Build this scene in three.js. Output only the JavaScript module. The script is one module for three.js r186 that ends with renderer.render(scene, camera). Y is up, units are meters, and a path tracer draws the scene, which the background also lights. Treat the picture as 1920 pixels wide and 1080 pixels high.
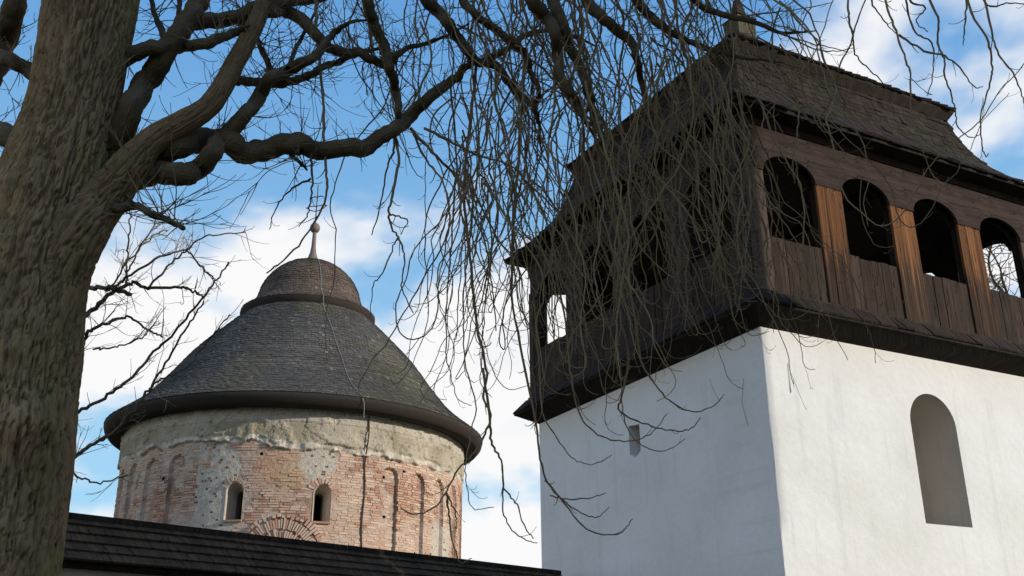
import * as THREE from 'three';

// ---------------------------------------------------------------- camera, sky, sun, exposure
const scene = new THREE.Scene();
const FOCAL = 1964, PITCH = THREE.MathUtils.degToRad(21.35), ROLL = THREE.MathUtils.degToRad(0.56), EYE = 1.6;
const camera = new THREE.PerspectiveCamera(2 * Math.atan(540 / FOCAL) * 180 / Math.PI, 16 / 9, 0.1, 2000);
camera.position.set(0, EYE, 0);
camera.rotation.set(PITCH, 0, -ROLL, 'YXZ');
const renderer = new THREE.WebGLRenderer({ antialias: true });
renderer.setSize(1024, 576);
renderer.toneMapping = THREE.LinearToneMapping;
renderer.toneMappingExposure = 1.0;
renderer.shadowMap.enabled = true;

const SUN_AZ = THREE.MathUtils.degToRad(106), SUN_EL = THREE.MathUtils.degToRad(19);
const sunDir = new THREE.Vector3(Math.sin(SUN_AZ) * Math.cos(SUN_EL), Math.sin(SUN_EL), -Math.cos(SUN_AZ) * Math.cos(SUN_EL));
const sun = new THREE.DirectionalLight(new THREE.Color().setRGB(1.0, 0.925, 0.82), 4.0);
sun.position.copy(sunDir).multiplyScalar(80).add(new THREE.Vector3(0, 0, -18));
sun.target.position.set(0, 0, -18);
sun.castShadow = true;
sun.shadow.radius = 1.5;
sun.shadow.mapSize.set(4096, 4096);
Object.assign(sun.shadow.camera, { left: -45, right: 45, top: 45, bottom: -45, near: 1, far: 200 });
scene.add(sun, sun.target);

// ---------------------------------------------------------------- random numbers and noise
function rng(seed) { let a = seed >>> 0; return () => { a = (a + 0x6D2B79F5) | 0; let t = Math.imul(a ^ (a >>> 15), 1 | a); t = (t + Math.imul(t ^ (t >>> 7), 61 | t)) ^ t; return ((t ^ (t >>> 14)) >>> 0) / 4294967296; }; }
function hash3(x, y, z) { let h = Math.imul(x, 374761393) ^ Math.imul(y, 668265263) ^ Math.imul(z, 2147483647 - 1640531527); h = Math.imul(h ^ (h >>> 13), 1274126177); h ^= h >>> 16; return (h >>> 0) / 4294967296; }
function noise(x, y = 0, z = 0) {
  const xi = Math.floor(x), yi = Math.floor(y), zi = Math.floor(z); let fx = x - xi, fy = y - yi, fz = z - zi;
  fx = fx * fx * (3 - 2 * fx); fy = fy * fy * (3 - 2 * fy); fz = fz * fz * (3 - 2 * fz);
  const L = (a, b, t) => a + (b - a) * t;
  return L(L(L(hash3(xi, yi, zi), hash3(xi + 1, yi, zi), fx), L(hash3(xi, yi + 1, zi), hash3(xi + 1, yi + 1, zi), fx), fy),
    L(L(hash3(xi, yi, zi + 1), hash3(xi + 1, yi, zi + 1), fx), L(hash3(xi, yi + 1, zi + 1), hash3(xi + 1, yi + 1, zi + 1), fx), fy), fz);
}
function fbm(x, y, z, o = 5, g = 0.5) { let s = 0, a = 1, t = 0; for (let k = 0; k < o; k++) { s += a * noise(x, y, z); t += a; a *= g; x = x * 2.03 + 17.1; y = y * 2.03 + 5.7; z = z * 2.03 + 9.3; } return s / t; }
const clamp = (x, a = 0, b = 1) => Math.min(b, Math.max(a, x));
const sstep = (a, b, x) => { const t = clamp((x - a) / (b - a)); return t * t * (3 - 2 * t); };
const lerp = (a, b, t) => a + (b - a) * t;
const mix3 = (a, b, t) => [lerp(a[0], b[0], t), lerp(a[1], b[1], t), lerp(a[2], b[2], t)];
const V = (x, y, z) => new THREE.Vector3(x, y, z);

// ---------------------------------------------------------------- the sky: air and broken cloud
{
  const W = 3072, H = 1536, data = new Float32Array(W * H * 4);
  for (let j = 0; j < H; j++) {
    const el = (j + 0.5) / H * Math.PI - Math.PI / 2, y = Math.sin(el), c = Math.cos(el);
    for (let i = 0; i < W; i++) {
      const k = (j * W + i) * 4; let col;
      if (el < 0) col = [0.20, 0.19, 0.16];
      else {
        const a = ((i + 0.5) / W - 0.5) * 2 * Math.PI, x = Math.cos(a) * c, z = Math.sin(a) * c;
        const up = sstep(0.0, 0.75, y);
        col = mix3([0.42, 0.74, 0.97], [0.10, 0.31, 0.68], Math.pow(up, 0.95));
        const s = 1 / (y + 0.28), px = x * s, pz = z * s;
        const warp = fbm(px * 1.1 + 3, pz * 1.1, 2, 3) - 0.5;
        const big = fbm(px * 1.35 + 15.5 + warp * 1.2, pz * 1.35 + 70.3, 5.5, 3);
        const det = fbm(px * 4.2 + 1.7 + warp, pz * 4.2 - warp, 8.1, 6, 0.55);
        const d = big * 0.62 + det * 0.38 + 0.16 * (1 - up) - 0.074;
        const cov = sstep(0.468, 0.572, d), thick = sstep(0.60, 0.80, d);
        const lit = mix3([0.99, 0.975, 0.97], [0.74, 0.77, 0.85], thick * (0.45 + 0.9 * fbm(px * 3, pz * 3, 1, 3)));
        col = mix3(col, lit, cov * 0.96);
      }
      data[k] = col[0]; data[k + 1] = col[1]; data[k + 2] = col[2]; data[k + 3] = 1;
    }
  }
  const sky = new THREE.DataTexture(data, W, H, THREE.RGBAFormat, THREE.FloatType);
  sky.mapping = THREE.EquirectangularReflectionMapping; sky.magFilter = sky.minFilter = THREE.LinearFilter; sky.colorSpace = THREE.LinearSRGBColorSpace; sky.needsUpdate = true;
  scene.background = sky; scene.environment = sky;
}

// ---------------------------------------------------------------- helpers
function tag(o, label, category, group, kind) { if (label) o.userData.label = label; if (category) o.userData.category = category; if (group) o.userData.group = group; if (kind) o.userData.kind = kind; return o; }
function mesh(name, geo, mat, parent = scene) { const m = new THREE.Mesh(geo, mat); m.name = name; m.castShadow = m.receiveShadow = true; parent.add(m); return m; }
function grp(name, parent = scene) { const g = new THREE.Group(); g.name = name; parent.add(g); return g; }
// a point of the place, from its bearing in the photograph and its depth in metres
function at(px, py, depth) {
  const X = px - 960, Y = 540 - py, cr = Math.cos(ROLL), sr = Math.sin(ROLL), r = (X * cr + Y * sr) / FOCAL, u = (-X * sr + Y * cr) / FOCAL, c = Math.cos(PITCH), s = Math.sin(PITCH);
  const d = V(r, s + u * c, -c + u * s); d.multiplyScalar(depth / -d.z); d.y += EYE; return d;
}
class GB { // collects faces of one mesh
  constructor() { this.p = []; this.n = []; this.t = []; this.c = []; this.i = []; }
  get count() { return this.p.length / 3; }
  vert(v, n, u, w, c = [1, 1, 1]) { this.p.push(v.x, v.y, v.z); this.n.push(n.x, n.y, n.z); this.t.push(u, w); this.c.push(c[0], c[1], c[2]); return this.count - 1; }
  quad(a, b, c, d, col, uv) { const n = V().subVectors(c, a).cross(V().subVectors(d, b)).normalize(); const w = a.distanceTo(b), h = b.distanceTo(c), [u0, v0] = uv || [0, 0];
    const k = this.vert(a, n, u0, v0, col); this.vert(b, n, u0 + w, v0, col); this.vert(c, n, u0 + w, v0 + h, col); this.vert(d, n, u0, v0 + h, col); this.i.push(k, k + 1, k + 2, k, k + 2, k + 3); }
  // eight corners: 0-3 low ring (counter-clockwise seen from above), 4-7 high ring
  hexa(q, col, uv) { this.quad(q[3], q[2], q[6], q[7], col, uv); this.quad(q[1], q[0], q[4], q[5], col, uv); this.quad(q[2], q[1], q[5], q[6], col, uv); this.quad(q[0], q[3], q[7], q[4], col, uv); this.quad(q[7], q[6], q[5], q[4], col, uv); this.quad(q[0], q[1], q[2], q[3], col, uv); }
  box(x0, x1, y0, y1, z0, z1, col, uv, j = 0, R = Math.random) { const e = () => j ? (R() - 0.5) * 2 * j : 0; const f = (x, y, z) => V(x + e(), y + e(), z + e());
    this.hexa([f(x0, y0, z0), f(x1, y0, z0), f(x1, y0, z1), f(x0, y0, z1), f(x0, y1, z0), f(x1, y1, z0), f(x1, y1, z1), f(x0, y1, z1)], col, uv); }
  tube(pts, rad, sides, col, rough = 0, vs = 1) {
    const n = pts.length, T = V(), N = V(), B = V(), base = this.count; let prev = null, len = 0;
    for (let k = 0; k < n; k++) {
      T.subVectors(pts[Math.min(k + 1, n - 1)], pts[Math.max(k - 1, 0)]).normalize();
      if (!prev) { N.set(0.31, 0.2, 0.93).cross(T).normalize(); } else N.copy(prev).addScaledVector(T, -prev.dot(T)).normalize();
      prev = N.clone(); B.crossVectors(T, N); if (k) len += pts[k].distanceTo(pts[k - 1]);
      for (let s = 0; s <= sides; s++) { const a = s / sides * Math.PI * 2, d = V().addScaledVector(N, Math.cos(a)).addScaledVector(B, Math.sin(a)); let r = rad[k];
        if (rough) { const q = pts[k]; r *= 1 + rough * (fbm(q.x * 9 + d.x * 2.2, q.y * 9 + d.y * 2.2, q.z * 9 + d.z * 2.2, 3) - 0.5) * 2; }
        const cc = typeof col === 'function' ? col(pts[k], d) : col; this.vert(pts[k].clone().addScaledVector(d, r), d, s / sides * vs, len, cc); }
    }
    const w = sides + 1;
    for (let k = 0; k < n - 1; k++) for (let s = 0; s < sides; s++) { const a = base + k * w + s; this.i.push(a, a + 1, a + w + 1, a, a + w + 1, a + w); }
    T.subVectors(pts[n - 1], pts[n - 2]).normalize(); const tip = this.vert(pts[n - 1].clone().addScaledVector(T, rad[n - 1] * 0.8), T, 0.5, len, typeof col === 'function' ? col(pts[n - 1], T) : col), e = base + (n - 1) * w;
    for (let s = 0; s < sides; s++) this.i.push(e + s, e + s + 1, tip);
  }
  geo() { const g = new THREE.BufferGeometry(); g.setAttribute('position', new THREE.Float32BufferAttribute(this.p, 3)); g.setAttribute('normal', new THREE.Float32BufferAttribute(this.n, 3)); g.setAttribute('uv', new THREE.Float32BufferAttribute(this.t, 2)); g.setAttribute('color', new THREE.Float32BufferAttribute(this.c, 3)); g.setIndex(this.i); return g; }
}
const curve = (pts, n) => new THREE.CatmullRomCurve3(pts, false, 'centripetal').getPoints(n);
function tex(w, h, fn, srgb = false) { // fn(u, v) -> [r,g,b] 0..1, tiling
  const d = new Uint8Array(w * h * 4); for (let j = 0; j < h; j++) for (let i = 0; i < w; i++) { const c = fn(i / w, j / h), k = (j * w + i) * 4; for (let q = 0; q < 3; q++) d[k + q] = clamp(c[q]) * 255; d[k + 3] = 255; }
  const t = new THREE.DataTexture(d, w, h); t.wrapS = t.wrapT = THREE.RepeatWrapping; t.magFilter = THREE.LinearFilter; t.minFilter = THREE.LinearMipmapLinearFilter; t.generateMipmaps = true; if (srgb) t.colorSpace = THREE.SRGBColorSpace; t.needsUpdate = true; return t;
}
// tiling noise: blend of shifted copies
const tn = (u, v, fx, fy, o, s = 0) => { const f = (a, b) => fbm(a * fx + s, b * fy + s * 1.7, s, o); const bu = sstep(0.8, 1, u), bv = sstep(0.8, 1, v); return lerp(lerp(f(u, v), f(u - 1, v), bu), lerp(f(u, v - 1), f(u - 1, v - 1), bu), bv); };
const turned = (t) => { const c = t.clone(); c.rotation = Math.PI / 2; c.needsUpdate = true; return c; };
const rep = (t, x, y) => { const c = t.clone(); c.repeat.set(x, y); c.needsUpdate = true; return c; };

// ---------------------------------------------------------------- materials
const grainBump = tex(256, 512, (u, v) => { const g = tn(u, v, 38, 3, 4, 3), c = Math.pow(tn(u, v, 16, 1.3, 3, 9), 1); const crack = c > 0.47 && c < 0.495 ? -0.45 : 0; const x = 0.35 + 0.45 * g + crack; return [x, x, x]; });
const grainCol = tex(256, 512, (u, v) => { const g = tn(u, v, 38, 3, 4, 3), b = tn(u, v, 5, 2, 4, 21), c = tn(u, v, 16, 1.3, 3, 9); const crack = c > 0.47 && c < 0.495 ? 0.45 : 1; const x = (0.42 + 0.42 * g + 0.34 * b) * crack; return [x, x * 0.985, x * 0.96]; }, true);
const plasterBump = tex(1024, 1024, (u, v) => { const x = 0.2 + 0.5 * tn(u, v, 4, 4, 4, 4) + 0.16 * tn(u, v, 34, 34, 3, 8) + 0.06 * tn(u, v, 150, 150, 2, 1); return [x, x, x]; });
const plasterCol = tex(1024, 1024, (u, v) => { const b = tn(u, v, 5, 5, 5, 12), f = tn(u, v, 60, 60, 3, 2), s = tn(u, v, 30, 2.2, 4, 31), sp = tn(u, v, 90, 90, 2, 17); let x = 0.865 + 0.075 * b + 0.03 * f - 0.025 * sstep(0.6, 0.75, s) - (sp > 0.88 ? 0.06 : 0); return [x, x * 0.993, x * (0.965 + 0.02 * b)]; }, true);
const speckBump = tex(512, 512, (u, v) => { const x = 0.5 * tn(u, v, 50, 50, 3, 4) + 0.5 * tn(u, v, 12, 12, 4, 6); return [x, x, x]; });
const barkBump = tex(512, 512, (u, v) => { const a = Math.abs(tn(u, v, 26, 7, 4, 14) - 0.5) * 2, b = tn(u, v, 60, 30, 3, 5); const x = clamp(0.15 + 1.3 * a) * 0.75 + 0.25 * b; return [x, x, x]; });
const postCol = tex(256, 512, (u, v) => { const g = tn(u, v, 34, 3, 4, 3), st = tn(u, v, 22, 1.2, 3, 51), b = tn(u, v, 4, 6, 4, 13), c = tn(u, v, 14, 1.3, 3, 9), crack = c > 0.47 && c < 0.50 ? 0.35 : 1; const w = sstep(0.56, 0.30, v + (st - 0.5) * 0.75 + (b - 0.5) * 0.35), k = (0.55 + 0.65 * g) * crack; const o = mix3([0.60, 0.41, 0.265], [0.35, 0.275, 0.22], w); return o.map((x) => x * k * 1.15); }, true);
const mat = (c, o = {}) => new THREE.MeshPhysicalMaterial({ color: new THREE.Color().setRGB(...c), roughness: 0.9, metalness: 0, specularIntensity: 0.25, ...o });
const wood = (c, o = {}) => mat(c, { map: grainCol, bumpMap: grainBump, bumpScale: 0.006, roughness: 0.85, ...o });
const M = {
  plaster: mat([0.93, 0.925, 0.92], { map: rep(plasterCol, 1 / 3.1, 1 / 3.1), bumpMap: rep(plasterBump, 1 / 2.7, 1 / 2.7), bumpScale: 0.022, roughness: 0.95 }),
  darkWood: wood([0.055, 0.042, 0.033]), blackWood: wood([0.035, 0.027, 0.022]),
  cornerPost: wood([0.15, 0.105, 0.085]),
  friezeWood: wood([0.066, 0.043, 0.037], { map: turned(grainCol), bumpMap: turned(grainBump) }),
  planks: [wood([0.068, 0.046, 0.034]), wood([0.054, 0.038, 0.029]), wood([0.084, 0.056, 0.039]), wood([0.06, 0.04, 0.028])], shadeSidePosts: [wood([0.07, 0.052, 0.042]), wood([0.055, 0.044, 0.037])],  // darker posts off the sunny side: their shade put into the colour
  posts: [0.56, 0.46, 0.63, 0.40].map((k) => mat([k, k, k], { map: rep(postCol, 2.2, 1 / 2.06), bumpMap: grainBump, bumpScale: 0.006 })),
  shingle: [[0.036, 0.028, 0.024], [0.046, 0.034, 0.028], [0.028, 0.023, 0.021], [0.044, 0.028, 0.023]].map((c) => wood(c)),
  roofBoards: [wood([0.115, 0.08, 0.053]), wood([0.105, 0.073, 0.047]), wood([0.125, 0.086, 0.056])],
  shingleV: mat([1, 1, 1], { vertexColors: true, bumpMap: rep(grainBump, 3, 3), bumpScale: 0.004 }),
  wallV: mat([1, 1, 1], { vertexColors: true, bumpMap: rep(speckBump, 1, 1), bumpScale: 0.03, roughness: 0.97 }),
  brickV: mat([1, 1, 1], { vertexColors: true, bumpMap: rep(speckBump, 2, 2), bumpScale: 0.008, roughness: 0.95 }),
  bricks: [[0.46, 0.27, 0.185], [0.52, 0.34, 0.24], [0.40, 0.225, 0.16], [0.56, 0.41, 0.31], [0.49, 0.30, 0.205]].map((c) => mat(c, { bumpMap: rep(speckBump, 2, 2), bumpScale: 0.008, roughness: 0.95 })),
  bark: mat([1, 1, 1], { vertexColors: true, bumpMap: rep(barkBump, 3, 1.4), bumpScale: 0.016, roughness: 0.96 }),
  limb: mat([1, 1, 1], { vertexColors: true, bumpMap: rep(barkBump, 1, 2.5), bumpScale: 0.014, roughness: 0.95 }),
  twig: mat([1, 1, 1], { vertexColors: true, roughness: 0.8 }),
  tin: mat([0.19, 0.15, 0.135], { roughness: 0.65, metalness: 0.2, bumpMap: speckBump, bumpScale: 0.004 }),
  iron: mat([0.12, 0.09, 0.08], { roughness: 0.7, metalness: 0.4 }), wire: mat([0.30, 0.29, 0.27], { roughness: 0.6, metalness: 0.3 }),
  glass: mat([0.10, 0.11, 0.12], { roughness: 0.1, specularIntensity: 1 }),
};

// ---------------------------------------------------------------- ground
{
  const g = new THREE.CircleGeometry(600, 96); g.rotateX(-Math.PI / 2);
  const grass = mat([0.07, 0.075, 0.04], { bumpMap: rep(speckBump, 300, 300), bumpScale: 0.05 });
  const m = mesh('ground', g, grass); m.userData.kind = 'structure'; m.position.z = -20;
}

// pieces laid one by one: the first `single` become meshes of their own, the rest one mesh
function emit(pieces, parent, name, single, mats, stuffMat, stuffName) {
  pieces.sort((a, b) => b.size - a.size);
  pieces.slice(0, single).forEach((p) => { const gb = new GB(); gb.hexa(p.q, [1, 1, 1], p.uv || [0, 0]); mesh(name, gb.geo(), mats[p.m % mats.length], parent); });
  if (pieces.length > single) { const gb = new GB(); pieces.slice(single).forEach((p) => gb.hexa(p.q, p.c, p.uv || [0, 0])); const s = mesh(stuffName, gb.geo(), stuffMat, parent); s.userData.kind = 'stuff'; }
}

// ================================================================ the bell tower
const UAZ = THREE.MathUtils.degToRad(61.5);
const tower = grp('bell_tower'); tower.position.set(3.33, 0, -13.31); tower.rotation.y = Math.PI / 2 - UAZ;
tag(tower, 'white plastered bell tower with dark wooden arcaded gallery and shingled two-tier roof', 'bell tower');
const S = 6, HW = 6.21;
{ // masonry: x 0..6, z -6..0
  const TH = 1.15, top = HW + 0.5;
  const front = new THREE.Shape([[0, -0.3], [S, -0.3], [S, top], [0, top]].map((p) => new THREE.Vector2(...p)));
  const niche = new THREE.Path(); const nx0 = 2.63, nx1 = 3.57, nb = 3.77, ns = 5.19; niche.moveTo(nx0, nb); niche.lineTo(nx1, nb); niche.lineTo(nx1, ns); niche.absarc((nx0 + nx1) / 2, ns, (nx1 - nx0) / 2, 0, Math.PI, false); niche.lineTo(nx0, nb); front.holes.push(niche);
  const gf = new THREE.ExtrudeGeometry(front, { depth: TH, bevelEnabled: false, curveSegments: 24 }); gf.translate(0, 0, -TH);
  mesh('wall', gf, M.plaster, tower);
  { const o = []; const i = 0.006, c = (nx0 + nx1) / 2, r = (nx1 - nx0) / 2 - i; o.push([nx0 + i, nb + i], [nx1 - i, nb + i]); for (let k = 0; k <= 24; k++) o.push([c + Math.cos(Math.PI * k / 24) * r, ns + Math.sin(Math.PI * k / 24) * r]); const g = new GB(); o.forEach((a, k) => { const b = o[(k + 1) % o.length]; g.quad(V(a[0], a[1], -0.012), V(a[0], a[1], -TH), V(b[0], b[1], -TH), V(b[0], b[1], -0.012)); }); g.quad(V(nx0, nb, -TH + 0.05), V(nx1, nb, -TH + 0.05), V(nx1, ns + 0.5, -TH + 0.05), V(nx0, ns + 0.5, -TH + 0.05)); tag(mesh('window_reveal', g.geo(), mat([0.60, 0.565, 0.52], { map: rep(plasterCol, 0.5, 0.5), bumpMap: rep(plasterBump, 0.6, 0.6), bumpScale: 0.02 }), tower), 'deep arched window recess lined with plaster greyed by painted shade'); }  // reveal lining greyed: shade of the recess is put into its colour
  const left = new THREE.Shape([[TH, -0.3], [S, -0.3], [S, top], [TH, top]].map((p) => new THREE.Vector2(...p)));
  const slit = new THREE.Path([[2.9, 5.10], [3.04, 5.02], [3.19, 5.10], [3.19, 5.55], [2.9, 5.52]].map((p) => new THREE.Vector2(...p))); left.holes.push(slit);
  const gl = new THREE.ExtrudeGeometry(left, { depth: TH, bevelEnabled: false }); gl.rotateY(Math.PI / 2); // shape x -> -z, depth -> +x
  mesh('wall', gl, M.plaster, tower);
  const gr = new THREE.BoxGeometry(S - TH - 0.004, top + 0.3, S - TH - 0.004); gr.translate(TH + (S - TH) / 2, (top - 0.3) / 2, -TH - (S - TH) / 2); mesh('wall', gr, M.plaster, tower);
  const gb = new GB(); gb.box(0.2, 0.26, 5.0, 5.6, -3.22, -2.87, [1, 1, 1]); tag(mesh('slit_shutter', gb.geo(), wood([0.33, 0.30, 0.22]), tower), 'pale weathered board closing the slit window');
}
{ // hand-run plaster edge down the near corner
  const pts = [], rad = [], R = rng(91); for (let i = 0; i <= 90; i++) { const h = i / 90 * 6.3; pts.push(V(0.016 + (fbm(h * 2.2, 1, 1, 4) - 0.5) * 0.018, h, -0.016 - (fbm(h * 2.2, 5, 3, 4) - 0.5) * 0.018)); rad.push(0.021 + 0.006 * (fbm(h * 5, 2, 8, 3) - 0.5)); }
  const g = new GB(); g.tube(pts, rad, 14, [1, 1, 1], 0.06, 0.13); mesh('wall_corner', g.geo(), M.plaster, tower);
}
{ // bits of old conduit left on the plaster
  for (const [x, z, h0, h1] of [[0.42, 0.008, 5.35, 5.75], [-0.008, -0.42, 4.95, 5.6], [-0.008, -0.44, 2.05, 2.45]]) { const g = new GB(); g.tube([V(x, h1, z), V(x, (h0 + h1) / 2, z * 1.2), V(x, h0, z)], [0.004, 0.004, 0.007], 6); mesh('conduit', g.geo(), mat([0.66, 0.64, 0.61]), tower); }
}
// side frame: mesh centred on the tower axis, turned to side k; geometry at (s - 3, h, 3 + out)
function sideMesh(name, gb, m, k, parent) { const o = mesh(name, gb.isBufferGeometry ? gb : gb.geo(), m, parent); o.position.set(3, 0, -3); o.rotation.y = k * Math.PI / 2; return o; }
const Rt = rng(11);
{ // corbelled skirt and its shingle boards
  const skirt = grp('skirt_roof', tower);
  for (let k = 0; k < 4; k++) {
    const q = (o, h) => [V(-3 - o, h, 3 + o), V(3 + o, h, 3 + o)];
    const gb = new GB(); const [a, b] = q(0.0, HW), [c, d] = q(0.30, 6.385), [e, f] = q(0.335, 6.40), [g, h] = q(0.335, 6.432);
    gb.quad(a, b, d, c); gb.quad(c, d, f, e); gb.quad(e, f, h, g);
    sideMesh('soffit', gb, M.blackWood, k, skirt);
    const lay = (o0, h0, o1, h1, th) => { let x = -3 - o0; const end = 3 + o0; while (x < end - 0.02) { const w = Math.min(0.13 + Rt() * 0.09, end - x); const x1 = x + w; const t = th + Rt() * 0.012, j = (Rt() - 0.5) * 0.02, cl = (v, o) => clamp(v, -3 - o, 3 + o), g2 = 0.004;
      const gp = new GB(); gp.hexa([V(cl(x + g2, o1), h1, 3 + o1), V(cl(x1 - g2, o1), h1, 3 + o1), V(x1 - g2, h0 + j, 3 + o0 + j), V(x + g2, h0 + j, 3 + o0 + j), V(cl(x + g2, o1), h1 + t, 3 + o1 + t * 0.4), V(cl(x1 - g2, o1), h1 + t, 3 + o1 + t * 0.4), V(x1 - g2, h0 + t + j, 3 + o0 + t * 0.4 + j), V(x + g2, h0 + t + j, 3 + o0 + t * 0.4 + j)], [1, 1, 1], [Rt(), Rt()]);
      sideMesh('shingle', gp, M.shingle[Math.floor(Rt() * 4)], k, skirt); x = x1; } };
    lay(0.35, 6.435, 0.17, 6.64, 0.022); 
  }
  const fl = new GB(); fl.box(-0.1, 6.1, 6.45, 6.62, -6.1, 0.1); mesh('floor_deck', fl.geo(), M.blackWood, skirt);
}
const GO = 0.1, PB = 6.68, SILL = 7.56, SPR = 8.58, FT = 9.5;
const openings = [[0.24, 1.23], [1.75, 2.74], [3.26, 4.25], [4.77, 5.76]];
{ // gallery
  const gal = grp('gallery', tower);
  for (let k = 0; k < 4; k++) {
    // base strip and sill
    let gb = new GB(); gb.box(-3.1, 3.1, 6.60, 6.70, 2.98, 3.165); sideMesh('base_beam', gb, M.darkWood, k, gal);
    for (const [a, b] of openings) {
      const n = 5 + Math.floor(Rt() * 2); let x = a - 0.02; const w = (b - a + 0.04) / n;
      for (let i = 0; i < n; i++) { const ww = i === n - 1 ? b + 0.02 - x : w * (0.8 + 0.4 * Rt()); const g = new GB(), z = 3 + GO + (Rt() - 0.5) * 0.014, lean = (Rt() - 0.5) * 0.012, x0 = x - 3 + 0.005, x1 = x + ww - 3 - 0.005, h1 = SILL + (Rt() - 0.6) * 0.03;
        g.hexa([V(x0, PB + 0.02, z - 0.03), V(x1, PB + 0.02, z - 0.03), V(x1, PB + 0.02, z), V(x0, PB + 0.02, z), V(x0 + lean, h1, z - 0.03), V(x1 + lean, h1, z - 0.03), V(x1 + lean, h1, z), V(x0 + lean, h1, z)], [1, 1, 1], [Rt(), Rt()]); sideMesh('plank', g, M.planks[Math.floor(Rt() * 4)], k, gal); x += ww; }
      const g = new GB(); g.box(a - 3 - 0.01, b - 3 + 0.01, SILL - 0.06, SILL - 0.005, 2.93, 3.055, [1, 1, 1], [Rt(), Rt()]); sideMesh('sill', g, M.friezeWood, k, gal);
      const arch = new THREE.Shape(); const x0 = a - 3 - 0.26, x1 = b - 3 + 0.26; arch.moveTo(x0, SPR); arch.lineTo(a - 3, SPR); arch.absellipse((a + b) / 2 - 3, SPR, (b - a) / 2, 0.31, Math.PI, 0, true); arch.lineTo(x1, SPR); arch.lineTo(x1, FT - 0.42); arch.lineTo(x0, FT - 0.42);
      const ge = new THREE.ExtrudeGeometry(arch, { depth: 0.04, bevelEnabled: false, curveSegments: 20 }); ge.translate(0, 0, 3 + GO - 0.008 + (Rt() - 0.5) * 0.006); sideMesh('arch_board', ge, M.friezeWood, k, gal);
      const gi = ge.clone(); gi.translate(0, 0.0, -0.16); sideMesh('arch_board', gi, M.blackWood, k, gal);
    }
    // frieze boards above the arches
    for (let i = 0; i < 2; i++) { const g = new GB(); const h0 = FT - 0.415 + i * 0.21; g.box(-3.1 - i * 0.01, 3.1 + i * 0.01, h0, h0 + 0.205, 3.02, 3 + GO + 0.03 + i * 0.02, [1, 1, 1], [Rt(), Rt()]); sideMesh('frieze_board', g, M.friezeWood, k, gal); }
    // posts of upright boards
    const posts = [[-0.1, 0.24], [1.23, 1.75], [2.74, 3.26], [4.25, 4.77], [5.76, 6.1]];
    posts.forEach(([a, b], pi) => { const n = pi % 4 ? 3 : 2, w = (b - a) / n; for (let i = 0; i < n; i++) { const g = new GB(), z = 3 + GO + 0.018 + (Rt() - 0.5) * 0.012; g.box(a - 3 + i * w + 0.004, a - 3 + (i + 1) * w - 0.004, PB + 0.015, SPR + 0.15, z - 0.045, z, [1, 1, 1], [Rt() * 3, 0.01], 0.003, Rt);
      const corner = pi % 4 === 0; sideMesh('post_board', g, k ? M.shadeSidePosts[i % 2] : corner ? M.cornerPost : M.posts[Math.floor(Rt() * 4)], k, gal); }
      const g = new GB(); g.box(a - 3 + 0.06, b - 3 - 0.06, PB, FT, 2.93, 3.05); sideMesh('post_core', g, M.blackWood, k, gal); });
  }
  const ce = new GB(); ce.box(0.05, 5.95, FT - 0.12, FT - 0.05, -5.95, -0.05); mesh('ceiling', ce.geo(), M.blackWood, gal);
  const be = new GB(); be.box(2.9, 3.1, 8.9, 9.15, -5.95, -0.05); mesh('ceiling_beam', be.geo(), M.blackWood, gal);
}
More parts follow.
